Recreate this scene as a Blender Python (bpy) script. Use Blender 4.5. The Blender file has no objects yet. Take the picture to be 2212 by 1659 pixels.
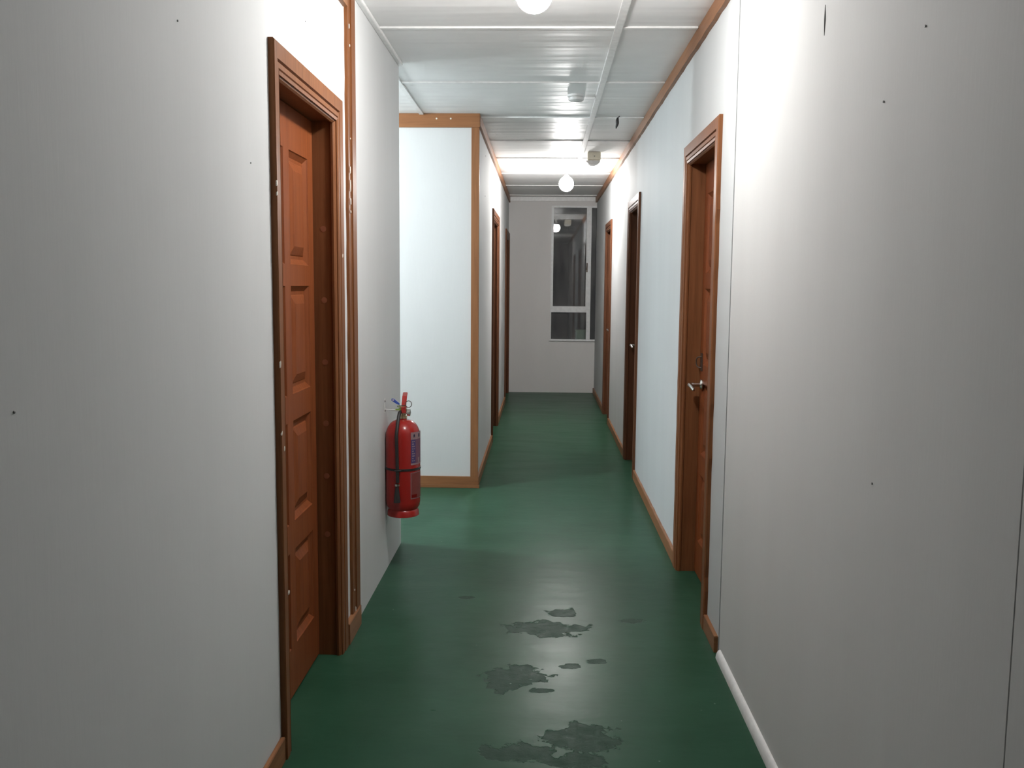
import bpy, bmesh, math, random
from mathutils import Vector, Matrix

random.seed(7)
S = bpy.context.scene
COL = S.collection

# ------------------------------------------------------------------ camera
cam_d = bpy.data.cameras.new('camera')
cam = bpy.data.objects.new('camera', cam_d)
COL.objects.link(cam)
cam_d.sensor_fit = 'HORIZONTAL'
cam_d.sensor_width = 36.0
cam_d.lens = 36.0 * 1980.0 / 2212.0
cam_d.clip_start = 0.02
EYE = 1.42
rx = Vector((0.99941704, 0.03312482, 0.00826657))        # image right in the room's axes
dn = Vector((0.01175853, -0.10665187, -0.99422689))      # image down
fw = Vector((-0.03205194, 0.9937445, -0.1069792))        # viewing direction
cam.matrix_world = Matrix(((rx.x, -dn.x, -fw.x, 0), (rx.y, -dn.y, -fw.y, 0), (rx.z, -dn.z, -fw.z, EYE), (0, 0, 0, 1)))
S.camera = cam

# ------------------------------------------------------------------ world, exposure
S.view_settings.view_transform = 'Standard'
S.view_settings.look = 'None'
S.view_settings.gamma = 1.0
S.view_settings.use_curve_mapping = False
S.view_settings.exposure = 0.0
W = bpy.data.worlds.new('night')
S.world = W
W.use_nodes = True
W.node_tree.nodes['Background'].inputs[0].default_value = (0.010, 0.011, 0.013, 1)
W.node_tree.nodes['Background'].inputs[1].default_value = 1.0
LAMP_NEAR = 375.0
LAMP_FAR = 390.0
LAMP_SIDE = 960.0

# ------------------------------------------------------------------ dimensions (metres)
CEIL = 2.57
XL = -0.765      # left wall, near part
XLF = -0.452     # left wall, far part
XR = 0.70        # right wall
YP0, YP1 = 4.92, 6.34   # mouth of the side passage on the left
YE = 12.20       # end wall
YB = -0.7        # behind the camera
XP = -3.4        # end of the side passage


# ------------------------------------------------------------------ materials
def new_mat(name):
    m = bpy.data.materials.new(name)
    m.use_nodes = True
    nt = m.node_tree
    return m, nt, nt.nodes['Principled BSDF']


def N(nt, kind, **kw):
    n = nt.nodes.new(kind)
    for k, v in kw.items():
        if k in n.inputs:
            n.inputs[k].default_value = v
        else:
            setattr(n, k, v)
    return n


def pos(nt, scale=(1, 1, 1)):
    g = N(nt, 'ShaderNodeNewGeometry')
    mp = N(nt, 'ShaderNodeMapping')
    mp.inputs['Scale'].default_value = scale
    nt.links.new(g.outputs['Position'], mp.inputs['Vector'])
    return mp.outputs['Vector']


def ramp(nt, src, stops):
    r = N(nt, 'ShaderNodeValToRGB')
    cr = r.color_ramp
    while len(cr.elements) < len(stops):
        cr.elements.new(0.5)
    for e, (p, c) in zip(cr.elements, stops):
        e.position = p
        e.color = (c[0], c[1], c[2], 1) if not isinstance(c, float) else (c, c, c, 1)
    nt.links.new(src, r.inputs['Fac'])
    return r.outputs['Color']


def bump(nt, b, src, strength, dist):
    n = N(nt, 'ShaderNodeBump')
    n.inputs['Strength'].default_value = strength
    n.inputs['Distance'].default_value = dist
    nt.links.new(src, n.inputs['Height'])
    nt.links.new(n.outputs['Normal'], b.inputs['Normal'])
    return n


def plain(name, col, rough=0.5, metal=0.0, noise=0.06, scale=30.0, spec=0.5):
    m, nt, b = new_mat(name)
    t = N(nt, 'ShaderNodeTexNoise', Scale=scale, Detail=3.0)
    nt.links.new(pos(nt), t.inputs['Vector'])
    lo = tuple(max(0, c * (1 - noise)) for c in col)
    hi = tuple(min(1, c * (1 + noise)) for c in col)
    nt.links.new(ramp(nt, t.outputs['Fac'], [(0.3, lo), (0.7, hi)]), b.inputs['Base Color'])
    b.inputs['Roughness'].default_value = rough
    b.inputs['Metallic'].default_value = metal
    b.inputs['Specular IOR Level'].default_value = spec
    return m


def wall_mat(name, col, rough=0.7):
    m, nt, b = new_mat(name)
    fib = N(nt, 'ShaderNodeTexNoise', Scale=1.0, Detail=4.0, Roughness=0.6)
    nt.links.new(pos(nt, (130, 130, 9)), fib.inputs['Vector'])
    big = N(nt, 'ShaderNodeTexNoise', Scale=1.0, Detail=2.0)
    nt.links.new(pos(nt, (3.0, 3.0, 0.6)), big.inputs['Vector'])
    mx = N(nt, 'ShaderNodeMath', operation='MULTIPLY_ADD')
    nt.links.new(fib.outputs['Fac'], mx.inputs[0])
    mx.inputs[1].default_value = 0.35
    nt.links.new(big.outputs['Fac'], mx.inputs[2])
    lo = tuple(c * 0.965 for c in col)
    hi = tuple(min(1, c * 1.02) for c in col)
    nt.links.new(ramp(nt, mx.outputs[0], [(0.45, lo), (0.9, hi)]), b.inputs['Base Color'])
    b.inputs['Roughness'].default_value = rough
    b.inputs['Specular IOR Level'].default_value = 0.12
    bump(nt, b, fib.outputs['Fac'], 0.12, 0.002)
    return m


def wood_mat(name, dark, mid, light, rough=0.38, chips=0.0, grain_axis=2):
    m, nt, b = new_mat(name)
    sc = [60, 60, 60]
    sc[grain_axis] = 3.0
    g = N(nt, 'ShaderNodeTexNoise', Scale=1.0, Detail=5.0, Roughness=0.6, Distortion=0.4)
    nt.links.new(pos(nt, tuple(sc)), g.inputs['Vector'])
    col = ramp(nt, g.outputs['Fac'], [(0.25, dark), (0.5, mid), (0.78, light)])
    if chips > 0:
        c = N(nt, 'ShaderNodeTexNoise', Scale=1.0, Detail=3.0, Roughness=0.55)
        sc2 = [34, 34, 34]
        sc2[grain_axis] = 13.0
        nt.links.new(pos(nt, tuple(sc2)), c.inputs['Vector'])
        msk = ramp(nt, c.outputs['Fac'], [(0.80 - chips, 0.0), (0.825 - chips, 1.0)])
        mix = N(nt, 'ShaderNodeMixRGB')
        nt.links.new(msk, mix.inputs['Fac'])
        nt.links.new(col, mix.inputs['Color1'])
        mix.inputs['Color2'].default_value = (0.62, 0.55, 0.46, 1)
        col = mix.outputs['Color']
    nt.links.new(col, b.inputs['Base Color'])
    b.inputs['Roughness'].default_value = rough
    b.inputs['Specular IOR Level'].default_value = 0.13
    bump(nt, b, g.outputs['Fac'], 0.10, 0.002)
    return m


def ceiling_mat():
    m, nt, b = new_mat('ceiling_board')
    big = N(nt, 'ShaderNodeTexNoise', Scale=1.0, Detail=2.0)
    nt.links.new(pos(nt, (0.5, 5.5, 1)), big.inputs['Vector'])
    fine = N(nt, 'ShaderNodeTexNoise', Scale=6.0, Detail=4.0)
    nt.links.new(pos(nt), fine.inputs['Vector'])
    nt.links.new(ramp(nt, fine.outputs['Fac'], [(0.3, (0.86, 0.86, 0.855)), (0.7, (0.90, 0.90, 0.895))]), b.inputs['Base Color'])
    b.inputs['Roughness'].default_value = 0.42
    b.inputs['Specular IOR Level'].default_value = 0.07
    bump(nt, b, big.outputs['Fac'], 0.6, 0.02)
    return m


def floor_mat():
    m, nt, b = new_mat('green_floor_paint')
    P = pos(nt)
    sep = N(nt, 'ShaderNodeSeparateXYZ')
    nt.links.new(P, sep.inputs[0])
    wob = N(nt, 'ShaderNodeTexNoise', Scale=11.0, Detail=5.0, Roughness=0.65)
    nt.links.new(P, wob.inputs['Vector'])

    def math_(op, a, c=None, d=None):
        n = N(nt, 'ShaderNodeMath', operation=op)
        for i, v in enumerate((a, c, d)):
            if v is None:
                continue
            if isinstance(v, (int, float)):
                n.inputs[i].default_value = v
            else:
                nt.links.new(v, n.inputs[i])
        return n.outputs[0]
    warp = math_('MULTIPLY', math_('SUBTRACT', wob.outputs['Fac'], 0.5), 3.4)
    mask = None
    # worn and flaked patches of paint: centre x, y, half widths
    for cx, cy, ex, ey in ((0.035, 3.69, .17, .075), (0.085, 3.88, .065, .045), (-0.09, 3.20, .11, .10), (0.126, 3.31, .035, .022),
                           (0.15, 2.77, .11, .085), (0.12, 2.62, .10, .05), (-0.05, 2.66, .10, .06), (0.40, 3.79, .07, .03),
                           (0.02, 3.10, .035, .02), (0.22, 3.36, .035, .025), (-0.33, 4.05, .03, .015), (-0.02, 2.45, .2, .06)):
        u = math_('DIVIDE', math_('SUBTRACT', sep.outputs[0], cx), ex)
        v = math_('DIVIDE', math_('SUBTRACT', sep.outputs[1], cy), ey)
        d = math_('ADD', math_('SQRT', math_('ADD', math_('MULTIPLY', u, u), math_('MULTIPLY', v, v))), warp)
        k = N(nt, 'ShaderNodeMapRange', interpolation_type='SMOOTHSTEP')
        nt.links.new(d, k.inputs['Value'])
        k.inputs['From Min'].default_value = 0.92
        k.inputs['From Max'].default_value = 1.04
        k.inputs['To Min'].default_value = 1.0
        k.inputs['To Max'].default_value = 0.0
        mask = k.outputs[0] if mask is None else math_('MAXIMUM', mask, k.outputs[0])
    tone = N(nt, 'ShaderNodeTexNoise', Scale=2.3, Detail=5.0, Roughness=0.6)
    nt.links.new(P, tone.inputs['Vector'])
    base = ramp(nt, tone.outputs['Fac'], [(0.3, (0.021, 0.064, 0.036)), (0.7, (0.029, 0.085, 0.050))])
    mix = N(nt, 'ShaderNodeMixRGB')
    nt.links.new(mask, mix.inputs['Fac'])
    nt.links.new(base, mix.inputs['Color1'])
    mix.inputs['Color2'].default_value = (0.024, 0.055, 0.037, 1)
    # pale specks of dust and paint drips
    vo = N(nt, 'ShaderNodeTexVoronoi', Scale=9.0)
    nt.links.new(P, vo.inputs['Vector'])
    sp = ramp(nt, vo.outputs['Distance'], [(0.022, 1.0), (0.034, 0.0)])
    mix2 = N(nt, 'ShaderNodeMixRGB')
    nt.links.new(math_('MULTIPLY', sp, 0.35), mix2.inputs['Fac'])
    nt.links.new(mix.outputs[0], mix2.inputs['Color1'])
    mix2.inputs['Color2'].default_value = (0.34, 0.40, 0.36, 1)
    nt.links.new(mix2.outputs[0], b.inputs['Base Color'])
    rr = N(nt, 'ShaderNodeTexNoise', Scale=1.0, Detail=4.0)
    nt.links.new(pos(nt, (2.0, 6.0, 1)), rr.inputs['Vector'])
    mott = N(nt, 'ShaderNodeTexNoise', Scale=24.0, Detail=5.0, Roughness=0.7)
    nt.links.new(P, mott.inputs['Vector'])
    rough = math_('ADD', math_('MULTIPLY_ADD', rr.outputs['Fac'], 0.12, 0.245), math_('MULTIPLY', mask, math_('MULTIPLY_ADD', mott.outputs['Fac'], 0.5, -0.10)))
    nt.links.new(rough, b.inputs['Roughness'])
    b.inputs['Specular IOR Level'].default_value = 0.06
    und = N(nt, 'ShaderNodeTexNoise', Scale=1.0, Detail=3.0)
    nt.links.new(pos(nt, (5, 9, 1)), und.inputs['Vector'])
    fine = N(nt, 'ShaderNodeTexNoise', Scale=55.0, Detail=3.0)
    nt.links.new(P, fine.inputs['Vector'])
    h = math_('ADD', math_('MULTIPLY', und.outputs['Fac'], 0.9), math_('MULTIPLY', fine.outputs['Fac'], 0.05))
    h = math_('SUBTRACT', h, math_('MULTIPLY', mask, math_('MULTIPLY_ADD', mott.outputs['Fac'], 1.2, 0.25)))
    bump(nt, b, h, 0.38, 0.004)
    return m


def emit(name, col, strength):
    m, nt, b = new_mat(name)
    b.inputs['Base Color'].default_value = (0.9, 0.9, 0.9, 1)
    b.inputs['Emission Color'].default_value = (*col, 1)
    b.inputs['Emission Strength'].default_value = strength
    return m


def glass_mat():
    m, nt, b = new_mat('dusty_window_glass')
    b.inputs['Base Color'].default_value = (0.80, 0.83, 0.82, 1)
    b.inputs['Roughness'].default_value = 0.0
    b.inputs['Transmission Weight'].default_value = 1.0
    b.inputs['IOR'].default_value = 1.5
    d = N(nt, 'ShaderNodeBsdfDiffuse')
    d.inputs['Color'].default_value = (0.62, 0.60, 0.58, 1)
    t = N(nt, 'ShaderNodeTexNoise', Scale=1.0, Detail=4.0)
    nt.links.new(pos(nt, (9, 9, 2)), t.inputs['Vector'])
    mx = N(nt, 'ShaderNodeMixShader')
    nt.links.new(ramp(nt, t.outputs['Fac'], [(0.3, 0.06), (0.7, 0.16)]), mx.inputs['Fac'])
    nt.links.new(b.outputs[0], mx.inputs[1])
    nt.links.new(d.outputs[0], mx.inputs[2])
    nt.links.new(mx.outputs[0], nt.nodes['Material Output'].inputs['Surface'])
    return m


M_WALL = wall_mat('wall_paint', (0.61, 0.615, 0.61))
M_WALLL = wall_mat('wall_paint_left', (0.67, 0.68, 0.68))
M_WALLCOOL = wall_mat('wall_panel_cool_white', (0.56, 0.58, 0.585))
M_WALLEND = wall_mat('wall_paint_end', (0.78, 0.765, 0.75), 0.7)
M_CEIL = ceiling_mat()
M_BATTEN = plain('white_batten', (0.85, 0.85, 0.84), 0.4)
M_FLOOR = floor_mat()
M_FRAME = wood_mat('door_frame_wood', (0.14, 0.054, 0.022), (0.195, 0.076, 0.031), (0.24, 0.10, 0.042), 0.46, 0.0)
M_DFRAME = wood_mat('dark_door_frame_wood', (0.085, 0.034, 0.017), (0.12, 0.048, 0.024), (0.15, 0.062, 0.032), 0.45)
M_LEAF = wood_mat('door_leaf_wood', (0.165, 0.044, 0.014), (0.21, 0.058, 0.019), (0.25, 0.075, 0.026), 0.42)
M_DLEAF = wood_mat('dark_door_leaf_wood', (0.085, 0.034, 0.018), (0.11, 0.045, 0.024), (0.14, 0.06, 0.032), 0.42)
M_STRIP = wood_mat('strip_wood', (0.14, 0.052, 0.019), (0.185, 0.070, 0.026), (0.23, 0.092, 0.036), 0.42, 0.03)
M_TRIM = wood_mat('trim_wood_along', (0.20, 0.088, 0.040), (0.26, 0.118, 0.054), (0.31, 0.145, 0.070), 0.40, 0.02, 1)
M_TRIMX = wood_mat('trim_wood_across', (0.20, 0.088, 0.040), (0.25, 0.112, 0.050), (0.30, 0.14, 0.064), 0.40, 0.0, 0)
M_TRIMZ = wood_mat('trim_wood_upright', (0.20, 0.088, 0.040), (0.25, 0.112, 0.050), (0.30, 0.14, 0.064), 0.40, 0.0, 2)
M_DARK = plain('dark_joint', (0.05, 0.045, 0.04), 0.8)
M_NAIL = plain('nail_head', (0.20, 0.20, 0.20), 0.6)
M_CHROME = plain('brushed_steel', (0.62, 0.60, 0.57), 0.25, 1.0)
M_IRON = plain('dark_iron', (0.10, 0.075, 0.06), 0.45, 0.7)
M_ALU = plain('white_aluminium', (0.84, 0.85, 0.85), 0.45)
M_GLASS = glass_mat()
M_RED = plain('red_enamel', (0.36, 0.020, 0.016), 0.22, 0, 0.03)
M_BLACK = plain('black_rubber', (0.022, 0.020, 0.020), 0.45)
M_BRASS = plain('brass', (0.62, 0.50, 0.32), 0.3, 0.9)
M_WHITEPL = plain('white_plastic', (0.72, 0.72, 0.71), 0.4)
M_BEIGE = plain('beige_plastic', (0.76, 0.71, 0.58), 0.45)
M_BLUE = plain('blue_plastic', (0.05, 0.10, 0.42), 0.4)
M_LIME = plain('green_plastic', (0.22, 0.36, 0.06), 0.4)
M_LABELW = plain('label_pink_white', (0.62, 0.42, 0.44), 0.5)
M_LABELB = plain('label_blue', (0.16, 0.12, 0.34), 0.5)
M_LABELP = plain('label_mauve', (0.36, 0.17, 0.25), 0.5)
M_LABELR = plain('label_faded_red', (0.40, 0.10, 0.085), 0.5)
M_INK = plain('label_ink', (0.05, 0.05, 0.10), 0.6)
M_PALE = plain('label_pale', (0.62, 0.50, 0.52), 0.6)
M_BOX = plain('pale_green_plastic', (0.42, 0.62, 0.50), 0.5)
M_CONC = plain('grey_concrete', (0.22, 0.21, 0.20), 0.85)
M_PLUG = plain('wood_filler', (0.27, 0.095, 0.045), 0.5)
M_SOFTW = plain('clear_lens', (0.74, 0.73, 0.71), 0.2)
M_PUTTY = plain('pale_putty', (0.66, 0.60, 0.52), 0.6)


# ------------------------------------------------------------------ mesh helpers
def box(bm, x0, x1, y0, y1, z0, z1, mi=0):
    v = [bm.verts.new((x, y, z)) for z in (z0, z1) for y in (y0, y1) for x in (x0, x1)]
    for q in ((0, 2, 3, 1), (4, 5, 7, 6), (0, 1, 5, 4), (2, 6, 7, 3), (0, 4, 6, 2), (1, 3, 7, 5)):
        f = bm.faces.new([v[i] for i in q])
        f.material_index = mi


def lathe(bm, prof, c, axis=2, seg=32, arc=None):
    """profile (r, h) turned about an axis through c"""
    rings = []
    for r, h in prof:
        ring = []
        if r < 1e-6:
            p = [0, 0, 0]
            p[axis] = h
            ring = [bm.verts.new(Vector(c) + Vector(p))]
        else:
            for i in range(seg):
                a = 2 * math.pi * i / seg
                p = [0, 0, 0]
                p[(axis + 1) % 3] = r * math.cos(a)
                p[(axis + 2) % 3] = r * math.sin(a)
                p[axis] = h
                ring.append(bm.verts.new(Vector(c) + Vector(p)))
        rings.append(ring)
    for a, b in zip(rings, rings[1:]):
        n = max(len(a), len(b))
        for i in range(n):
            q = []
            for v in (a[i % len(a)], a[(i + 1) % len(a)], b[(i + 1) % len(b)], b[i % len(b)]):
                if v not in q:
                    q.append(v)
            if len(q) > 2:
                bm.faces.new(q)
    for ring, flip in ((rings[0], True), (rings[-1], False)):
        if len(ring) > 2:
            bm.faces.new(ring[::-1] if flip else ring)


def tube(bm, pts, rad, seg=10):
    pts = [Vector(p) for p in pts]
    rads = rad if isinstance(rad, (list, tuple)) else [rad] * len(pts)
    rings = []
    up = None
    for i, p in enumerate(pts):
        t = (pts[min(i + 1, len(pts) - 1)] - pts[max(i - 1, 0)]).normalized()
        if up is None:
            up = Vector((0, 0, 1)) if abs(t.z) < 0.9 else Vector((1, 0, 0))
        s = t.cross(up).normalized()
        up = s.cross(t).normalized()
        rings.append([bm.verts.new(p + (s * math.cos(2 * math.pi * k / seg) + up * math.sin(2 * math.pi * k / seg)) * rads[i]) for k in range(seg)])
    for a, b in zip(rings, rings[1:]):
        for k in range(seg):
            bm.faces.new((a[k], a[(k + 1) % seg], b[(k + 1) % seg], b[k]))
    bm.faces.new(rings[0][::-1])
    bm.faces.new(rings[-1])


def smooth_path(pts, n=8):
    pts = [Vector(p) for p in pts]
    out = []
    ext = [pts[0] * 2 - pts[1]] + pts + [pts[-1] * 2 - pts[-2]]
    for i in range(1, len(ext) - 2):
        a, b, c, d = ext[i - 1:i + 3]
        for k in range(n):
            t = k / n
            out.append(0.5 * ((2 * b) + (c - a) * t + (2 * a - 5 * b + 4 * c - d) * t * t + (3 * b - a - 3 * c + d) * t ** 3))
    out.append(pts[-1])
    return out


def link(name, bm, mats, parent=None, origin=None, smooth=False, bevel=0.0):
    """world-space bmesh -> one mesh object; a part keeps its thing's origin"""
    bmesh.ops.recalc_face_normals(bm, faces=bm.faces)
    if bevel:
        es = [e for e in bm.edges if len(e.link_faces) == 2 and e.calc_face_angle(0) > 0.6]
        bmesh.ops.bevel(bm, geom=es, offset=bevel, segments=2, affect='EDGES', clamp_overlap=True)
    if parent is not None:
        root = parent
        while root.parent:
            root = root.parent
        o0 = Vector(root.location)
    elif origin is not None:
        o0 = Vector(origin)
    else:
        xs = [v.co for v in bm.verts]
        lo = [min(c[i] for c in xs) for i in range(3)]
        hi = [max(c[i] for c in xs) for i in range(3)]
        o0 = Vector(((lo[0] + hi[0]) / 2, (lo[1] + hi[1]) / 2, lo[2]))
    bmesh.ops.translate(bm, verts=bm.verts, vec=-o0)
    me = bpy.data.meshes.new(name)
    bm.to_mesh(me)
    bm.free()
    for m in (mats if isinstance(mats, (list, tuple)) else [mats]):
        me.materials.append(m)
    if smooth:
        for p in me.polygons:
            p.use_smooth = True
        try:
            me.set_sharp_from_angle(angle=math.radians(40))
        except Exception:
            pass
    o = bpy.data.objects.new(name, me)
    COL.objects.link(o)
    if parent is not None:
        o.parent = parent
    else:
        o.location = o0
    return o


def tag(o, label, cat=None, group=None, kind=None):
    o['label'] = label
    if cat:
        o['category'] = cat
    if group:
        o['group'] = group
    if kind:
        o['kind'] = kind
    return o


def empty(name, loc):
    o = bpy.data.objects.new(name, None)
    o.empty_display_size = 0.1
    o.location = loc
    COL.objects.link(o)
    return o


def boxes(*lst):
    bm = bmesh.new()
    for b in lst:
        box(bm, *b)
    return bm


# ------------------------------------------------------------------ shell
fl = bmesh.new()
box(fl, XP - 0.2, XR + 0.2, YB - 0.2, YE + 0.14, -0.12, 0.0)
tag(link('floor', fl, M_FLOOR), 'glossy dark green painted floor with flaked patches', 'floor', kind='structure')

ce = boxes((XP - 0.2, XR + 0.2, YB - 0.2, YE + 0.14, CEIL, CEIL + 0.10))
tag(link('ceiling', ce, M_CEIL), 'white glossy ceiling boards over the corridor', 'ceiling', kind='structure')

# doors: (near edge, far edge) of the timber surround along the corridor
TOP_OUT, CAS = 2.095, 0.09
D_LEFT = [(2.588, 3.464)]
NEAR_K = {2.588: 0.70}
D_RIGHT = [(3.71, 4.60), (6.71, 7.56), (9.41, 10.24)]
D_LFAR = [(8.20, 9.29), (11.08, 12.14)]
TH = 0.12


def wall_run(bm, xa, xb, y0, y1, doors, gaps=(), far_from=None):
    """wall between y0 and y1 with door openings; gaps are narrow open joints"""
    cuts = sorted([(a + CAS * NEAR_K.get(a, 1.0) - 0.012, b - CAS + 0.012, TOP_OUT - CAS + 0.012) for a, b in doors] + [(a, b, None) for a, b in gaps])
    y = y0
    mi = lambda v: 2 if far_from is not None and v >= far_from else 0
    for a, b, zt in cuts:
        box(bm, xa, xb, y, a, 0, CEIL, mi(y))
        if zt:
            box(bm, xa, xb, a, b, zt, CEIL, mi(a))
        y = b
    box(bm, xa, xb, y, y1, 0, CEIL, mi(y))


bm = bmesh.new()
wall_run(bm, XL - TH, XL, YB, YP0, D_LEFT)
box(bm, XP, XL - TH, YP0 - TH, YP0, 0, CEIL)
tag(link('wall_left', bm, M_WALLL), 'white panelled wall on the left with the nearest door', 'wall', kind='structure')

bm = bmesh.new()
wall_run(bm, XLF - TH, XLF, YP1, YE, D_LFAR)
box(bm, XP, XLF - TH, YP1, YP1 + TH, 0, CEIL)
tag(link('wall_left_far', bm, M_WALL), 'white wall with timber-framed corner beyond the side passage', 'wall', kind='structure')

bm = boxes((XP - TH, XP, YP0 - TH, YP1 + TH, 0, CEIL))
tag(link('wall_passage', bm, M_WALL), 'white wall closing the side passage', 'wall', kind='structure')

bm = bmesh.new()
wall_run(bm, XR, XR + TH, YB, YE, D_RIGHT, gaps=((1.328, 1.332), (3.447, 3.463)), far_from=3.46)
box(bm, XR + 0.012, XR + TH - 0.02, 1.328, 1.332, 0, CEIL, 1)
box(bm, XR + 0.014, XR + TH - 0.02, 3.447, 3.463, 0, CEIL, 1)
tag(link('wall_right', bm, [M_WALL, M_DARK, M_WALLCOOL]), 'long white panelled wall on the right with three doors', 'wall', kind='structure')

# end wall with the window hole
WX0, WX1, WZ0, WZ1 = 0.108, XR, 0.705, 2.462
bm = boxes((XLF - TH, WX0, YE, YE + TH, 0, CEIL), (WX0, XR + TH, YE, YE + TH, 0, WZ0), (WX0, XR + TH, YE, YE + TH, WZ1, CEIL))
tag(link('wall_end', bm, M_WALLEND), 'grey-white wall closing the far end of the corridor', 'wall', kind='structure')

# nail heads and a scuff in the wall boards
def dot(wname, p, axis, r=0.0024):
    bm = bmesh.new()
    lathe(bm, [(r, -0.001), (r, 0.0012), (r * 0.5, 0.002)], p, axis, 10)
    link('nail_head', bm, M_NAIL, bpy.data.objects[wname], smooth=False)


for y, z in ((1.951, 1.961), (2.415, 1.732), (1.294, 1.231), (3.0, 2.25)):
    dot('wall_left', (XL, y, z), 0)
for y, z in ((1.967, 1.803), (1.773, 1.901), (1.922, 1.011)):
    dot('wall_right', (XR - 0.0015, y, z), 0)
for y, z in ((7.218, 2.412), (7.186, 2.103)):
    dot('wall_left_far', (XLF, y, z), 0, 0.006)
bm = bmesh.new()
tube(bm, [(XR - 0.0005, 2.409, 2.125), (XR - 0.001, 2.405, 2.10), (XR - 0.001, 2.404, 2.088), (XR - 0.0005, 2.407, 2.05)], [0.0008, 0.0022, 0.0028, 0.0006], 6)
link('scuff_mark', bm, M_NAIL, bpy.data.objects['wall_right'])

# ------------------------------------------------------------------ trims
TN = [0]


def trim(bm, mat, label, bevel=0.002):
    TN[0] += 1
    return tag(link('trim_%d' % TN[0], bm, mat, bevel=bevel), label, 'trim', kind='structure')


for i, y in enumerate((4.25, 5.36, 6.45, 7.47, 8.47, 9.61, 10.75, 11.89)):
    x0 = XL if y < YP0 else (XL - 0.1 if y < YP1 - 0.1 else XLF)
    names = ['nearest white cross batten on the ceiling', 'white cross batten over the mouth of the side passage',
             'white cross batten level with the timber corner', 'white cross batten before the far lamp',
             'white cross batten at the emergency light', 'first cross batten beyond the far lamp',
             'second cross batten beyond the far lamp', 'last cross batten near the end wall']
    trim(boxes((x0 + 0.005, XR - 0.022, y - 0.014, y + 0.014, CEIL - 0.008, CEIL)), M_BATTEN, names[i])
trim(boxes((0.308, 0.344, 0.2, 8.456, CEIL - 0.012, CEIL)), M_BATTEN, 'long white batten running along the ceiling')
trim(boxes((-0.845, -0.815, YP0 + 0.02, YP1 - 0.02, CEIL - 0.010, CEIL)), M_BATTEN, 'short white ceiling batten at the passage mouth')
trim(boxes((XL, XL + 0.022, 3.71, YP0 - 0.005, CEIL - 0.018, CEIL)), M_BATTEN, 'white cover strip above the extinguisher wall')
trim(boxes((XLF, XR - 0.022, YE - 0.03, YE, CEIL - 0.05, CEIL)), M_BATTEN, 'white cornice above the end wall')


def rough_board(x0, x1, y0, y1, z0, z1, edge, amp, step=0.09, along=1):
    """long timber board whose one edge wanders a little, as roughly painted against"""
    bm = bmesh.new()
    a0, a1 = (y0, y1) if along == 1 else (z0, z1)
    n = max(2, int((a1 - a0) / step))
    rings = []
    for i in range(n + 1):
        t = a0 + (a1 - a0) * i / n
        j = random.uniform(-amp, amp)
        if along == 1:
            zz0, zz1 = (z0 + j, z1) if edge == 'z0' else (z0, z1 + j)
            rings.append([bm.verts.new(p) for p in ((x0, t, zz0), (x1, t, zz0), (x1, t, zz1), (x0, t, zz1))])
        else:
            yy0, yy1 = (y0 + j, y1) if edge == 'y0' else (y0, y1 + j)
            rings.append([bm.verts.new(p) for p in ((x0, yy0, t), (x1, yy0, t), (x1, yy1, t), (x0, yy1, t))])
    for p, q in zip(rings, rings[1:]):
        for k in range(4):
            bm.faces.new((p[k], p[(k + 1) % 4], q[(k + 1) % 4], q[k]))
    bm.faces.new(rings[0][::-1])
    bm.faces.new(rings[-1])
    return bm


trim(rough_board(XR - 0.020, XR, YB, YE - 0.001, 2.502, CEIL, 'z0', 0.003), M_TRIM, 'brown timber cornice along the top of the right wall', 0)
trim(boxes((XLF, XLF + 0.018, YP1 + 0.02, YE - 0.001, 2.500, CEIL)), M_TRIM, 'brown timber cornice along the far left wall')
trim(rough_board(XL, XL + 0.018, YB, 3.565, 2.462, CEIL, 'z0', 0.004), M_TRIM, 'brown timber cornice above the nearest left door', 0)
bm = rough_board(XL, XL + 0.012, 3.580, 3.645, 0.0, CEIL, 'y0', 0.004, 0.06, 2)
bm2 = bmesh.new()
box(bm2, XL, XL + 0.017, 3.635, 3.706, 0.0, CEIL)
me_t = bpy.data.meshes.new('tmp')
bm2.to_mesh(me_t)
bm2.free()
bm.from_mesh(me_t)
strip = trim(bm, M_STRIP, 'upright brown timber strip between near door and extinguisher wall', 0)
for z, h in ((1.86, 0.03), (1.80, 0.05), (1.74, 0.03), (1.70, 0.012), (2.33, 0.012), (2.40, 0.02), (1.98, 0.008), (0.18, 0.010), (0.09, 0.03)):
    b_ = bmesh.new()
    lathe(b_, [(0.0, -0.0), (0.005, 0.001), (0.004, 0.003), (0.0, 0.0035)], (XL + 0.0125, 3.612 + random.uniform(-.012, .012), z), 0, 9)
    for v in b_.verts:
        v.co.z = z + (v.co.z - z) * h / 0.010
    link('bare_chip', b_, M_PUTTY, strip)

# timber round the white panel beyond the side passage
trim(boxes((XP + 0.01, XLF + 0.018, YP1 - 0.018, YP1, 2.478, CEIL)), M_TRIMX, 'brown timber rail above the white passage panel')
corner = boxes((XLF - 0.040, XLF + 0.014, YP1 - 0.014, YP1, 0.075, 2.478), (XLF, XLF + 0.010, YP1, YP1 + 0.016, 0.075, 2.50))
trim(corner, M_TRIMZ, 'brown timber post on the corner of the side passage')
trim(boxes((XP + 0.01, XLF + 0.018, YP1 - 0.016, YP1, 0.022, 0.080), (XP + 0.01, XLF + 0.024, YP1 - 0.024, YP1, 0.0, 0.022)), M_TRIMX, 'brown skirting under the white passage panel')
for x in (-0.728, -0.632):
    b_ = bmesh.new()
    lathe(b_, [(0.0, -0.004), (0.006, -0.003), (0.006, 0.0)], (x, YP1 - 0.018, 2.535), 1, 9)
    link('filled_nail_hole', b_, M_PUTTY, bpy.data.objects['trim_%d' % (TN[0] - 2)])


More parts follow.
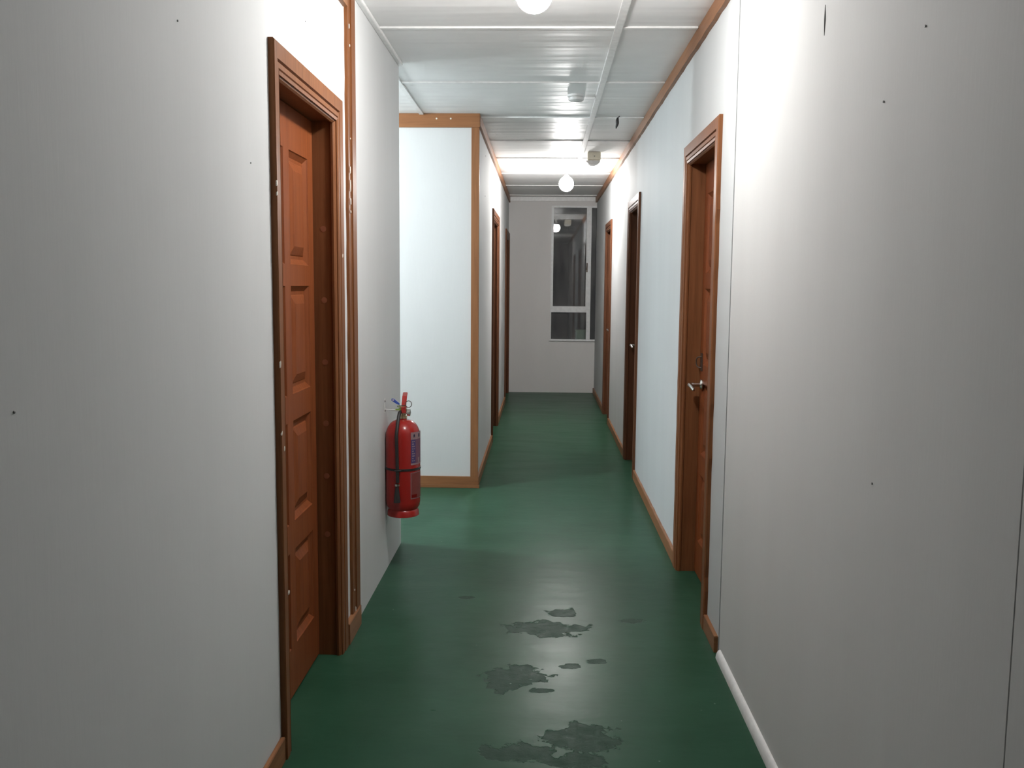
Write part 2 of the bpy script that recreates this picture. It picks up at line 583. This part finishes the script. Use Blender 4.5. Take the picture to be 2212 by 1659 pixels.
# baseboards
def baseboard(name, bm, mat, label):
    return tag(link(name, bm, mat, bevel=0.002), label, 'baseboard', kind='structure')


baseboard('baseboard_left_near', boxes((XL, XL + 0.014, YB, 2.584, 0, 0.075)), M_TRIM, 'brown skirting on the left wall before the nearest door')
baseboard('baseboard_left', boxes((XL, XL + 0.022, 3.468, 3.70, 0, 0.085)), M_TRIM, 'short brown skirting between the near left door and timber strip')
y = YP1 + 0.03
for n_, (a, b) in zip(('baseboard_left_far', 'baseboard_left_end'), D_LFAR):
    baseboard(n_, boxes((XLF, XLF + 0.016, y, a - 0.004, 0, 0.07)), M_TRIM, 'brown skirting on the far left wall, ' + ('before its first door' if n_.endswith('far') else 'between its two doors'))
    y = b + 0.004
segs = [(3.47, 3.706, 'baseboard_right_corner', 'short brown skirting before the nearest right door'), (4.604, 6.706, 'baseboard_right', 'brown skirting between the first and second right doors'),
        (7.564, 9.406, 'baseboard_right_far', 'brown skirting between the second and third right doors'), (10.244, YE - 0.002, 'baseboard_right_end', 'brown skirting between the third right door and end wall')]
for a, b, nm, lb in segs:
    baseboard(nm, rough_board(XR - 0.016, XR, a, b, 0.0, 0.068, 'z1', 0.003), M_TRIM, lb)
bm = bmesh.new()
n = 8
pr = [(XR, 0.0)] + [(XR - 0.018 * math.cos(math.pi / 2 * k / n), 0.034 * math.sin(math.pi / 2 * k / n)) for k in range(n + 1)]
ra = [bm.verts.new((x, YB, z)) for x, z in pr]
rb = [bm.verts.new((x, 3.42, z)) for x, z in pr]
for k in range(len(pr)):
    bm.faces.new((ra[k], ra[(k + 1) % len(pr)], rb[(k + 1) % len(pr)], rb[k]))
bm.faces.new(ra)
bm.faces.new(rb[::-1])
tag(link('baseboard_right_near', bm, M_WHITEPL), 'white quarter-round skirting along the near right wall', 'baseboard', kind='structure')


# ------------------------------------------------------------------ doors
def make_door(num, xw, out, y0, y1, leaf_mat, label, handle_far, hasp=False, plugs=False, wander=0.0015, frame_mat=None):
    """timber door set into a wall whose face is x = xw; out = +1 when the corridor lies at larger x"""
    def W3(u, v, z):
        return (xw + out * v, y0 + u, z)
    width = y1 - y0
    root = empty('door_%d' % num, W3(width / 2, 0, 0))
    tag(root, label, 'door', kind='structure')
    near_k = 0.70 if plugs else 1.0        # the nearest jamb is trimmed narrower
    in0, in1, it = CAS * near_k, width - CAS, TOP_OUT - CAS
    # surround: moulded profile (distance outward from the opening, height off the wall)
    prof = [(0.0, -0.112), (0.0, -0.010), (-0.006, -0.008), (-0.007, 0.000), (-0.002, 0.006), (0.003, 0.008), (0.003, 0.013), (0.013, 0.015), (0.016, 0.010),
            (0.019, 0.015), (0.034, 0.015), (0.038, 0.009), (0.042, 0.017), (0.086, 0.018), (CAS, 0.014), (CAS, 0.0), (0.02, 0.0), (0.02, -0.112)]
    bm = bmesh.new()
    path = []
    nz = 36
    for i in range(nz):
        path.append(('L', it * i / nz))
    path.append(('CL', it))
    path.append(('CR', it))
    for i in range(nz - 1, -1, -1):
        path.append(('R', it * i / nz))
    rings = []
    for kind, z in path:
        j = random.uniform(-wander, wander * 0.7)
        ring = []
        for u, v in prof:
            uo = u + (j if u > 0.08 and kind in 'LR' else 0)
            if u == 0.02 and v <= 0:
                uo = 0.011
            if kind == 'L':
                p = (in0 - uo * near_k, v, z)
            elif kind == 'R':
                p = (in1 + uo, v, z)
            elif kind == 'CL':
                p = (in0 - uo * near_k, v, it + uo)
            else:
                p = (in1 + uo, v, it + uo)
            ring.append(bm.verts.new(W3(*p)))
        rings.append(ring)
    m = len(prof)
    for a, b in zip(rings, rings[1:]):
        for k in range(m):
            bm.faces.new((a[k], a[(k + 1) % m], b[(k + 1) % m], b[k]))
    bm.faces.new(rings[0])
    bm.faces.new(rings[-1][::-1])
    fr = link('door_frame', bm, frame_mat or M_FRAME, root)
    if plugs:
        for u, z, hh in ((0.004, 1.700, 0.016), (0.006, 1.672, 0.012), (0.005, 1.19, 0.020), (0.007, 0.99, 0.012), (0.030, 0.94, 0.014), (width - 0.03, 1.525, 0.014), (0.05, 0.50, 0.010)):
            bm = bmesh.new()
            lathe(bm, [(0.0, -0.003), (0.006, -0.002), (0.005, 0.0008), (0.0, 0.0015)], W3(u, 0.0175, z), 0, 8)
            for v in bm.verts:
                v.co.z = z + (v.co.z - z) * hh / 0.010 + (v.co.y - y0 - u) * 0.5
            link('bare_chip', bm, M_PUTTY, fr)
    # leaf: stiles and rails around eight raised panels
    vf = -0.077
    l0, l1, lt, lb_ = in0 + 0.002, in1 - 0.002, it - 0.003, 0.008
    lw = l1 - l0
    st, mid, stn = 0.070, 0.070, (0.095 if plugs else 0.070)
    pw = (lw - st - stn - mid) / 2
    cols = [(l0 + stn, l0 + stn + pw), (l1 - st - pw, l1 - st)]
    rows = [(0.177, 0.511), (0.610, 0.956), (1.047, 1.412), (1.484, 1.860)]
    us = [l0, cols[0][0], cols[0][1], cols[1][0], cols[1][1], l1]
    zs = [lb_] + [q for r in rows for q in r] + [lt]
    bm = bmesh.new()
    grid = {(i, j): bm.verts.new(W3(u, vf, z)) for i, u in enumerate(us) for j, z in enumerate(zs)}
    for i in range(5):
        for j in range(len(zs) - 1):
            if i in (1, 3) and j % 2 == 1:
                continue
            bm.faces.new((grid[i, j], grid[i + 1, j], grid[i + 1, j + 1], grid[i, j + 1]))
    # edges and back
    back = [bm.verts.new(W3(u, vf - 0.032, z)) for u, z in ((l0, lb_), (l1, lb_), (l1, lt), (l0, lt))]
    bm.faces.new(back)
    fronts = [[grid[i, 0] for i in range(6)], [grid[5, j] for j in range(len(zs))], [grid[i, len(zs) - 1] for i in range(5, -1, -1)], [grid[0, j] for j in range(len(zs) - 1, -1, -1)]]
    for q, chain in enumerate(fronts):
        bm.faces.new(chain + [back[(q + 1) % 4], back[q]])
    leaf = link('door_leaf', bm, leaf_mat, root)
    for r0, r1 in rows:
        for c0, c1 in cols:
            bm = bmesh.new()
            loops = []
            for ins, dep in ((0.0, 0.0), (0.003, -0.004), (0.019, -0.015), (0.030, -0.015), (0.034, -0.012), (0.062, -0.002)):
                loops.append([bm.verts.new(W3(u, vf + dep, z)) for u, z in ((c0 + ins, r0 + ins), (c1 - ins, r0 + ins), (c1 - ins, r1 - ins), (c0 + ins, r1 - ins))])
            for a, b in zip(loops, loops[1:]):
                for k in range(4):
                    bm.faces.new((a[k], a[(k + 1) % 4], b[(k + 1) % 4], b[k]))
            bm.faces.new(loops[-1])
            # give the panel real thickness behind
            bk = [bm.verts.new(W3(u, vf - 0.030, z)) for u, z in ((c0, r0), (c1, r0), (c1, r1), (c0, r1))]
            bm.faces.new(bk[::-1])
            for k in range(4):
                bm.faces.new((loops[0][k], loops[0][(k + 1) % 4], bk[(k + 1) % 4], bk[k]))
            link('raised_panel', bm, leaf_mat, leaf)
    # lever handle
    hu = (l1 - 0.07) if handle_far else (l0 + 0.04)
    dr = -1 if handle_far else 1
    hz = 0.95
    bm = bmesh.new()
    lathe(bm, [(0.0, 0.0), (0.026, 0.0), (0.026, 0.005), (0.020, 0.010), (0.010, 0.012), (0.009, 0.045)], (0, 0, 0), 0, 20)
    if out < 0:
        bmesh.ops.scale(bm, verts=bm.verts, vec=(-1, 1, 1))
    bmesh.ops.translate(bm, verts=bm.verts, vec=W3(hu, vf, hz))
    if handle_far:
        lev = smooth_path([W3(hu, vf + 0.040, hz), W3(hu, vf + 0.056, hz), W3(hu + dr * 0.015, vf + 0.062, hz), W3(hu + dr * 0.06, vf + 0.060, hz - 0.003), W3(hu + dr * 0.105, vf + 0.055, hz - 0.016)], 5)
        tube(bm, lev, [0.011] * (len(lev) - 6) + [0.0105, 0.010, 0.010, 0.0095, 0.009, 0.006], 10)
    else:
        kb = bmesh.new()
        lathe(kb, [(0.0, 0.030), (0.010, 0.031), (0.018, 0.036), (0.023, 0.045), (0.022, 0.054), (0.014, 0.060), (0.0, 0.061)], (0, 0, 0), 0, 20)
        if out < 0:
            bmesh.ops.scale(kb, verts=kb.verts, vec=(-1, 1, 1))
        bmesh.ops.translate(kb, verts=kb.verts, vec=W3(hu, vf, hz))
        km = bpy.data.meshes.new('knob')
        kb.to_mesh(km)
        kb.free()
        bm.from_mesh(km)
    h = link('door_handle', bm, M_CHROME, root, smooth=True)
    h['label'] = 'steel lever handle' if handle_far else 'steel door knob'
    if hasp:
        bm = bmesh.new()
        tube(bm, smooth_path([W3(hu + 0.02, vf + 0.002, 1.085), W3(hu + 0.03, vf + 0.022, 1.078), W3(hu + 0.032, vf + 0.026, 1.055), W3(hu + 0.026, vf + 0.020, 1.035), W3(hu + 0.02, vf + 0.004, 1.03)], 6), 0.003, 8)
        box(bm, *sorted((xw + out * (vf), xw + out * (vf + 0.004))), y0 + hu - 0.0, y0 + hu + 0.045, 1.015, 1.10)
        k = link('hasp', bm, M_IRON, root, smooth=True)
        k['label'] = 'dark iron hasp and shackle above the handle'
    if plugs:
        for z in (1.62, 1.36, 1.13, 0.90, 0.70, 0.475):
            bm = bmesh.new()
            lathe(bm, [(0.0, -0.0008), (0.011, -0.0006), (0.011, 0.0)], W3(in1, -0.040, z), 1, 14)
            link('filled_screw_hole', bm, M_PLUG, fr)
    return root


make_door(1, XL, 1, *D_LEFT[0], M_LEAF, 'brown panelled door at the near left, nearest the viewer', False, plugs=True)
make_door(2, XR, -1, *D_RIGHT[0], M_LEAF, 'brown panelled door at the near right with steel lever handle', True, hasp=True, wander=0.006)
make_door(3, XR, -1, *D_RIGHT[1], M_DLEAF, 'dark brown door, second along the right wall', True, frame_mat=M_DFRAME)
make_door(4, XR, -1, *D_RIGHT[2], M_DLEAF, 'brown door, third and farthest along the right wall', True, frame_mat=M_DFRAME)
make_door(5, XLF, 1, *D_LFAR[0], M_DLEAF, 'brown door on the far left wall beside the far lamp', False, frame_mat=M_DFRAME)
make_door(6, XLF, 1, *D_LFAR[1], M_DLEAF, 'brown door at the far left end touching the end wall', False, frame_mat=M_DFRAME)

# ------------------------------------------------------------------ window
win = empty('window_1', ((WX0 + WX1) / 2, YE, WZ0))
tag(win, 'tall narrow aluminium window with dark panes in the end wall', 'window', kind='structure')
f0, f1 = YE - 0.006, YE + 0.06
bm = boxes((WX0, WX0 + 0.010, f0, f1, WZ0, 1.075), (WX0, WX0 + 0.030, f0, f1, 1.075, WZ1 - 0.02), (WX0, WX1, f0, f1, WZ1 - 0.024, WZ1), (WX0, WX1, f0, f1, WZ0, WZ0 + 0.008))
link('window_frame', bm, M_ALU, win, bevel=0.0015)
link('mullion', boxes((0.583, 0.634, f0 - 0.006, f1, WZ0, WZ1 - 0.02)), M_ALU, win, bevel=0.003)
link('transom', boxes((WX0 + 0.005, 0.585, f0 - 0.003, f1, 1.070, 1.150)), M_ALU, win, bevel=0.003)
link('sash_rail', boxes((0.570, 0.583, f0 + 0.004, f1, 1.15, WZ1 - 0.022)), M_ALU, win, bevel=0.002)
link('upper_pane', boxes((WX0 + 0.028, 0.575, YE + 0.030, YE + 0.035, 1.148, WZ1 - 0.022)), M_GLASS, win)
link('lower_pane', boxes((WX0 + 0.008, 0.585, YE + 0.030, YE + 0.035, WZ0 + 0.006, 1.072)), M_GLASS, win)
link('side_pane', boxes((0.632, WX1, YE + 0.040, YE + 0.045, WZ0 + 0.006, WZ1 - 0.022)), M_GLASS, win)
link('window_sill', boxes((WX0 - 0.012, XR - 0.001, YE - 0.022, YE + 0.02, WZ0 - 0.016, WZ0)), M_ALU, win, bevel=0.003)
bm = boxes((0.574, 0.590, f0 - 0.018, f0 - 0.004, 1.60, 1.72))
tube(bm, [(0.582, f0 - 0.018, 1.70), (0.578, f0 - 0.034, 1.69), (0.572, f0 - 0.036, 1.63)], 0.006, 8)
k = link('latch', bm, M_IRON, win, bevel=0.002)
k['label'] = 'small grey latch'

# ledge and box outside, seen dimly through the lower pane
tag(link('trim_ledge', boxes((WX0 - 0.3, XR + 0.5, YE + TH + 0.001, YE + 0.50, WZ0 - 0.13, WZ0 - 0.03)), M_CONC), 'concrete ledge outside below the end window', 'ledge', kind='structure')
bx = empty('storage_box', (0.535, YE + 0.25, WZ0 - 0.03))
tag(bx, 'pale green box outside behind the lower window pane', 'box')
link('box_body', boxes((0.455, 0.625, YE + 0.18, YE + 0.32, WZ0 - 0.03, WZ0 + 0.105)), M_BOX, bx, bevel=0.008)
link('box_lid', boxes((0.450, 0.630, YE + 0.175, YE + 0.325, WZ0 + 0.106, WZ0 + 0.125)), M_BOX, bx, bevel=0.006)


# ------------------------------------------------------------------ lamps
def lamp(x, y, strength, col, label, r, cut):
    root = empty('ceiling_lamp', (x, y, CEIL))
    tag(root, label, 'lamp', 'bare bulb ceiling lamps')
    bm = bmesh.new()
    lathe(bm, [(0.0, 0.0), (0.050, 0.0), (0.050, -0.012), (0.040, -0.022), (0.026, -0.030), (0.024, -0.085), (0.021, -0.090), (0.0, -0.090)], (x, y, CEIL), 2, 28)
    link('lamp_holder', bm, M_WHITEPL, root, smooth=True)
    zc = -0.118 - r * 0.95
    bm = bmesh.new()
    a0 = math.pi * cut
    rr_, zz_ = r * math.sin(a0), zc + r * math.cos(a0)
    lathe(bm, [(0.0, -0.088), (0.014, -0.089), (0.018, -0.100), (rr_ * 0.75, zz_ + 0.012), (rr_ + 0.001, zz_ + 0.004), (rr_, zz_), (0.0, zz_)], (x, y, CEIL), 2, 32)
    link('bulb_base', bm, M_WHITEPL, root, smooth=True)
    bm = bmesh.new()
    prof = [(0.0, zz_ - 0.0005)]
    for k in range(0, 17):
        a = a0 + (math.pi - a0) * k / 16
        prof.append((r * math.sin(a), zc + r * math.cos(a) - 0.0005))
    prof[-1] = (0.0, zc - r)
    lathe(bm, prof, (x, y, CEIL), 2, 32)
    b = link('bulb', bm, emit('bulb_glow', col, strength), root, smooth=True)
    b['label'] = 'glowing white bulb'
    return root


lamp(-0.04, 3.20, LAMP_NEAR, (1.0, 0.985, 0.965), 'glowing bare bulb overhead, nearest the viewer', 0.062, 0.36)
lamp(0.215, 8.90, LAMP_FAR, (1.0, 0.975, 0.955), 'glowing bare bulb far along the corridor ceiling', 0.070, 0.22)
lamp(-2.1, 5.30, LAMP_SIDE, (0.88, 0.96, 1.0), 'bulb inside the side passage, hidden round the left corner', 0.060, 0.36)

# ------------------------------------------------------------------ ceiling fittings
sd = empty('smoke_detector', (0.190, 5.72, CEIL))
tag(sd, 'round white smoke detector on the ceiling', 'smoke detector')
bm = bmesh.new()
lathe(bm, [(0.0, 0.0), (0.052, 0.0), (0.052, -0.012), (0.047, -0.015), (0.0, -0.015)], (0.19, 5.72, CEIL), 2, 36)
link('detector_base', bm, M_WHITEPL, sd, smooth=True)
bm = bmesh.new()
lathe(bm, [(0.0, -0.015), (0.040, -0.015), (0.040, -0.019), (0.047, -0.020), (0.045, -0.032), (0.032, -0.040), (0.0, -0.042)], (0.19, 5.72, CEIL), 2, 36)
link('detector_head', bm, M_WHITEPL, sd, smooth=True)

el = empty('emergency_light', (0.430, 8.10, CEIL))
tag(el, 'small beige emergency light fixed under the ceiling near the far lamp', 'emergency light')
link('housing', boxes((0.375, 0.487, 8.06, 8.14, CEIL - 0.075, CEIL)), M_BEIGE, el, bevel=0.006)
bm = bmesh.new()
nn = 12
ring = [(0.422 + 0.062 * math.cos(math.pi + math.pi * k / nn), CEIL - 0.076 + 0.038 * math.sin(math.pi + math.pi * k / nn)) for k in range(nn + 1)]
va = [bm.verts.new((x, 8.055, z)) for x, z in ring]
vb = [bm.verts.new((x, 8.145, z)) for x, z in ring]
for k in range(nn):
    bm.faces.new((va[k], va[k + 1], vb[k + 1], vb[k]))
bm.faces.new(va)
bm.faces.new(vb[::-1])
bm.faces.new((va[0], vb[0], vb[-1], va[-1]))
k = link('lens', bm, M_SOFTW, el)
k['label'] = 'rounded clear lens'
bm = bmesh.new()
lathe(bm, [(0.0, -0.003), (0.004, -0.003), (0.004, 0.0)], (0.433, 8.06, CEIL - 0.04), 1, 10)
link('screw', bm, M_NAIL, el)

hg = empty('cable_end', (0.497, 6.40, CEIL))
tag(hg, 'dark limp cable end hanging from the ceiling by the right cornice', 'cable')
bm = bmesh.new()
tube(bm, smooth_path([(0.510, 6.405, CEIL - 0.001), (0.503, 6.40, CEIL - 0.008), (0.497, 6.40, CEIL - 0.016)], 4), 0.003, 8)
link('wire', bm, M_BLACK, hg, smooth=True)
bm = bmesh.new()
P = smooth_path([(0.497, 6.40, CEIL - 0.012), (0.494, 6.40, CEIL - 0.030), (0.495, 6.40, CEIL - 0.050), (0.490, 6.40, CEIL - 0.070), (0.486, 6.40, CEIL - 0.085)], 4)
tube(bm, P, [0.003 + 0.008 * math.sin(math.pi * min(1, (i + 1) / len(P)) ** 0.8) * (1 if i < len(P) - 2 else 0.6) for i in range(len(P))], 10)
link('wrapped_tape', bm, M_BLACK, hg, smooth=True)

# ------------------------------------------------------------------ fire extinguisher on the left wall
EX, EY, EB = -0.680, 4.45, 0.282
R = 0.085
ex = empty('fire_extinguisher', (EX, EY, EB))
tag(ex, 'red fire extinguisher hung on the left wall', 'fire extinguisher')
bm = bmesh.new()
prof = [(0.0, 0.030), (0.050, 0.028), (0.072, 0.034), (R - 0.003, 0.050), (R, 0.070), (R, 0.395)]
for k in range(1, 12):
    a = math.pi / 2 * k / 12
    prof.append((0.020 + (R - 0.020) * math.cos(a), 0.395 + 0.083 * math.sin(a)))
prof += [(0.020, 0.478), (0.020, 0.492), (0.0, 0.492)]
lathe(bm, prof, (EX, EY, EB), 2, 48)
link('cylinder', bm, M_RED, ex, smooth=True)
bm = bmesh.new()
lathe(bm, [(0.070, 0.034), (0.074, 0.030), (0.077, 0.022), (0.079, 0.002), (0.077, 0.0), (0.072, 0.0), (0.070, 0.004), (0.068, 0.034), (0.070, 0.034)], (EX, EY, EB), 2, 48)
k = link('foot_ring', bm, M_RED, ex, smooth=True)
zt = EB + 0.492
bm = bmesh.new()
lathe(bm, [(0.0, 0.0), (0.022, 0.0), (0.022, 0.012), (0.016, 0.014), (0.016, 0.030), (0.020, 0.032), (0.020, 0.048), (0.0, 0.050)], (EX, EY, zt - 0.008), 2, 24)
box(bm, EX - 0.014, EX + 0.014, EY - 0.020, EY + 0.016, zt + 0.020, zt + 0.052)
k = link('valve', bm, M_BRASS, ex, smooth=True)
k['label'] = 'brass valve'
bm = bmesh.new()
lathe(bm, [(0.0, 0.0), (0.008, 0.0), (0.008, 0.012), (0.017, 0.012), (0.018, 0.020), (0.018, 0.026), (0.0, 0.030)], (0, 0, 0), 0, 22)
bmesh.ops.translate(bm, verts=bm.verts, vec=(EX + 0.012, EY - 0.012, zt + 0.022))
k = link('pressure_gauge', bm, M_CHROME, ex, smooth=True)
# operating levers: the upper one rises toward the viewer, the lower one is the carry grip
def strap_bar(bm, pts, w, t):
    rings = []
    for i, (y, z) in enumerate(pts):
        a = Vector(pts[min(i + 1, len(pts) - 1)]) - Vector(pts[max(i - 1, 0)])
        nrm = Vector((-a.y, a.x)).normalized() * t / 2
        rings.append([bm.verts.new(p) for p in ((EX - w / 2, y + nrm.x, z + nrm.y), (EX + w / 2, y + nrm.x, z + nrm.y), (EX + w / 2, y - nrm.x, z - nrm.y), (EX - w / 2, y - nrm.x, z - nrm.y))])
    for a, b in zip(rings, rings[1:]):
        for k in range(4):
            bm.faces.new((a[k], a[(k + 1) % 4], b[(k + 1) % 4], b[k]))
    bm.faces.new(rings[0][::-1])
    bm.faces.new(rings[-1])


bm = bmesh.new()
strap_bar(bm, [(EY - 0.030, zt + 0.020), (EY - 0.022, zt + 0.042), (EY + 0.005, zt + 0.066), (EY + 0.045, zt + 0.092), (EY + 0.090, zt + 0.106)], 0.023, 0.010)
bmesh.ops.translate(bm, verts=bm.verts, vec=(0.006, 0, 0))
bmesh.ops.rotate(bm, verts=bm.verts, cent=(EX, EY, zt), matrix=Matrix.Rotation(math.radians(4), 3, 'Z'))
k = link('squeeze_lever', bm, M_RED, ex, bevel=0.002)
bm = bmesh.new()
strap_bar(bm, [(EY + 0.010, zt + 0.030), (EY + 0.040, zt + 0.034), (EY + 0.075, zt + 0.036), (EY + 0.105, zt + 0.028)], 0.020, 0.008)
bmesh.ops.translate(bm, verts=bm.verts, vec=(0.004, 0, 0))
bmesh.ops.rotate(bm, verts=bm.verts, cent=(EX, EY, zt), matrix=Matrix.Rotation(math.radians(4), 3, 'Z'))
link('carry_grip', bm, M_RED, ex, bevel=0.002)
bm = bmesh.new()
pin = [(EX + 0.034 + 0.015 * math.cos(a), EY - 0.035, zt + 0.066 + 0.016 * math.sin(a)) for a in [2 * math.pi * i / 24 for i in range(25)]]
tube(bm, pin, 0.0018, 8)
tube(bm, [(EX - 0.022, EY - 0.035, zt + 0.055), (EX + 0.020, EY - 0.035, zt + 0.060)], 0.0022, 8)
k = link('pull_pin', bm, M_IRON, ex, smooth=True)
k['label'] = 'wire ring safety pin'
bm = bmesh.new()
tagp = [(-0.010, 0.062), (-0.024, 0.066), (-0.042, 0.078), (-0.050, 0.084), (-0.048, 0.093), (-0.036, 0.092), (-0.022, 0.080), (-0.010, 0.070)]
va = [bm.verts.new((EX + x, EY - 0.040, zt + z)) for x, z in tagp]
vb = [bm.verts.new((EX + x, EY - 0.036, zt + z)) for x, z in tagp]
for k in range(len(tagp)):
    bm.faces.new((va[k], va[(k + 1) % len(tagp)], vb[(k + 1) % len(tagp)], vb[k]))
bm.faces.new(va)
bm.faces.new(vb[::-1])
sealo = link('seal_tag', bm, M_BLUE, ex)
sealo['label'] = 'blue plastic seal tag'
bm = bmesh.new()
lathe(bm, [(0.0, -0.001), (0.0045, -0.001), (0.0045, 0.0)], (EX - 0.041, EY - 0.040, zt + 0.086), 1, 12)
link('tag_hole', bm, M_PALE, sealo)
bm = boxes((EX - 0.030, EX - 0.006, EY - 0.038, EY - 0.034, zt + 0.036, zt + 0.043))
tube(bm, smooth_path([(EX - 0.012, EY - 0.036, zt + 0.043), (EX - 0.018, EY - 0.036, zt + 0.054), (EX - 0.008, EY - 0.036, zt + 0.060)], 4), 0.0015, 6)
k = link('security_tie', bm, M_LIME, ex)
k['label'] = 'yellow-green security tie'
# hose down the front of the cylinder, ending in a flared nozzle
hx = EX - 0.006
fy = EY - R
bm = bmesh.new()
P = smooth_path([(EX - 0.004, EY - 0.016, zt + 0.026), (hx - 0.004, EY - 0.045, zt + 0.020), (hx - 0.008, EY - 0.075, zt - 0.030), (hx - 0.010, fy - 0.010, zt - 0.085), (hx - 0.008, fy - 0.012, EB + 0.30), (hx - 0.006, fy - 0.012, EB + 0.18)], 8)
tube(bm, P, 0.0085, 12)
link('hose', bm, M_BLACK, ex, smooth=True)
bm = bmesh.new()
lathe(bm, [(0.0, 0.0), (0.017, 0.0), (0.016, 0.008), (0.008, 0.078), (0.0, 0.078)], (hx - 0.008, fy - 0.018, EB + 0.085), 2, 20)
nz_ = link('nozzle', bm, M_BLACK, ex, smooth=True)
bm = bmesh.new()
lathe(bm, [(0.0085, 0.0), (0.0115, 0.001), (0.0115, 0.010), (0.0085, 0.011), (0.0085, 0.0)], (hx - 0.007, fy - 0.0135, EB + 0.164), 2, 18)
k = link('nozzle_collar', bm, M_CHROME, nz_, smooth=True)
k['label'] = 'metal collar'
bm = bmesh.new()
lathe(bm, [(R - 0.001, 0.0), (R + 0.003, 0.001), (R + 0.003, 0.011), (R - 0.001, 0.012), (R - 0.001, 0.0)], (EX, EY, EB + 0.233), 2, 48)
tube(bm, [(hx - 0.02, fy - 0.010, EB + 0.239), (hx - 0.013, fy - 0.021, EB + 0.239), (hx - 0.001, fy - 0.021, EB + 0.239), (hx + 0.010, fy - 0.008, EB + 0.239)], 0.004, 8)
k = link('rubber_band', bm, M_BLACK, ex, smooth=True)


def patch(bm, a0, a1, z0, z1, lift, n=12):
    """curved label on the cylinder between two bearings (degrees from the viewer's side toward the corridor)"""
    lo, hi = [], []
    for i in range(n + 1):
        a = math.radians(a0 + (a1 - a0) * i / n)
        p = (EX + (R + lift) * math.sin(a), EY - (R + lift) * math.cos(a))
        lo.append((p, z0))
        hi.append((p, z1))
    fl_ = [bm.verts.new((p[0], p[1], z)) for p, z in lo]
    fh = [bm.verts.new((p[0], p[1], z)) for p, z in hi]
    for i in range(n):
        bm.faces.new((fl_[i], fl_[i + 1], fh[i + 1], fh[i]))


def label_part(name, areas, mat, lift, parent, text=None):
    bm = bmesh.new()
    for a in areas:
        patch(bm, *a, lift)
    bmesh.ops.solidify(bm, geom=bm.faces[:], thickness=0.0004)
    return link(name, bm, mat, parent)


z = lambda h: EB + h
up = label_part('instruction_label', [(35, 108, z(0.268), z(0.423))], M_LABELP, 0.0006, ex)
up['label'] = 'purple and white instruction label'
label_part('label_heading', [(35, 108, z(0.388), z(0.423))], M_LABELW, 0.0011, up)
label_part('label_panel', [(36, 54, z(0.272), z(0.386))], M_LABELB, 0.0011, up)
label_part('label_foot', [(35, 108, z(0.262), z(0.270)), (66, 76, z(0.272), z(0.295))], M_LABELW, 0.0012, up)
marks = [(45, 47.2, z(0.398), z(0.412)), (47.2, 49.0, z(0.404), z(0.414)), (49.0, 51.2, z(0.398), z(0.412)), (46.5, 49.8, z(0.401), z(0.4035)), (68, 76, z(0.397), z(0.414))]
label_part('label_symbol', marks[:4], M_INK, 0.0017, up)
label_part('label_symbol', marks[4:], M_INK, 0.0017, up)
lines = []
for i in range(9):
    zz = z(0.280) + i * 0.0118
    lines.append((39.5, 43.5 + (i * 37 % 5) * 0.6, zz, zz + 0.006))
    if i % 3 != 1:
        lines.append((45.5, 50.5, zz + 0.001, zz + 0.005))
label_part('label_text_lines', lines, M_PALE, 0.0017, up)
lo = label_part('lower_label', [(34, 108, z(0.094), z(0.224))], M_LABELR, 0.0006, ex)
lo['label'] = 'faded red label with pale border'
label_part('label_border', [(34, 35.6, z(0.094), z(0.224)), (34, 108, z(0.0935), z(0.0955)), (34, 108, z(0.2225), z(0.2245))], M_PALE, 0.0011, lo)
label_part('label_band', [(37, 60, z(0.100), z(0.115))], M_RED, 0.0011, lo)

# hook bracket that carries it
wb = empty('wall_bracket', (XL, 4.43, 0.81))
tag(wb, 'white hook bracket screwed to the wall holding the extinguisher neck', 'bracket')
bm = boxes((XL, XL + 0.003, 4.405, 4.435, 0.795, 0.865))
link('back_plate', bm, M_WHITEPL, wb, bevel=0.001)
bm = bmesh.new()
tube(bm, smooth_path([(XL + 0.003, 4.42, 0.813), (XL + 0.012, 4.42, 0.812), (XL + 0.040, 4.428, 0.809), (EX - 0.018, 4.44, zt + 0.028)], 5), 0.003, 8)
link('hook_arm', bm, M_WHITEPL, wb, smooth=True)
for zz in (0.853, 0.806):
    bm = bmesh.new()
    lathe(bm, [(0.005, 0.0), (0.005, 0.002), (0.0, 0.0035)], (XL + 0.003, 4.412, zz), 0, 12)
    link('screw', bm, M_IRON, wb, smooth=True)
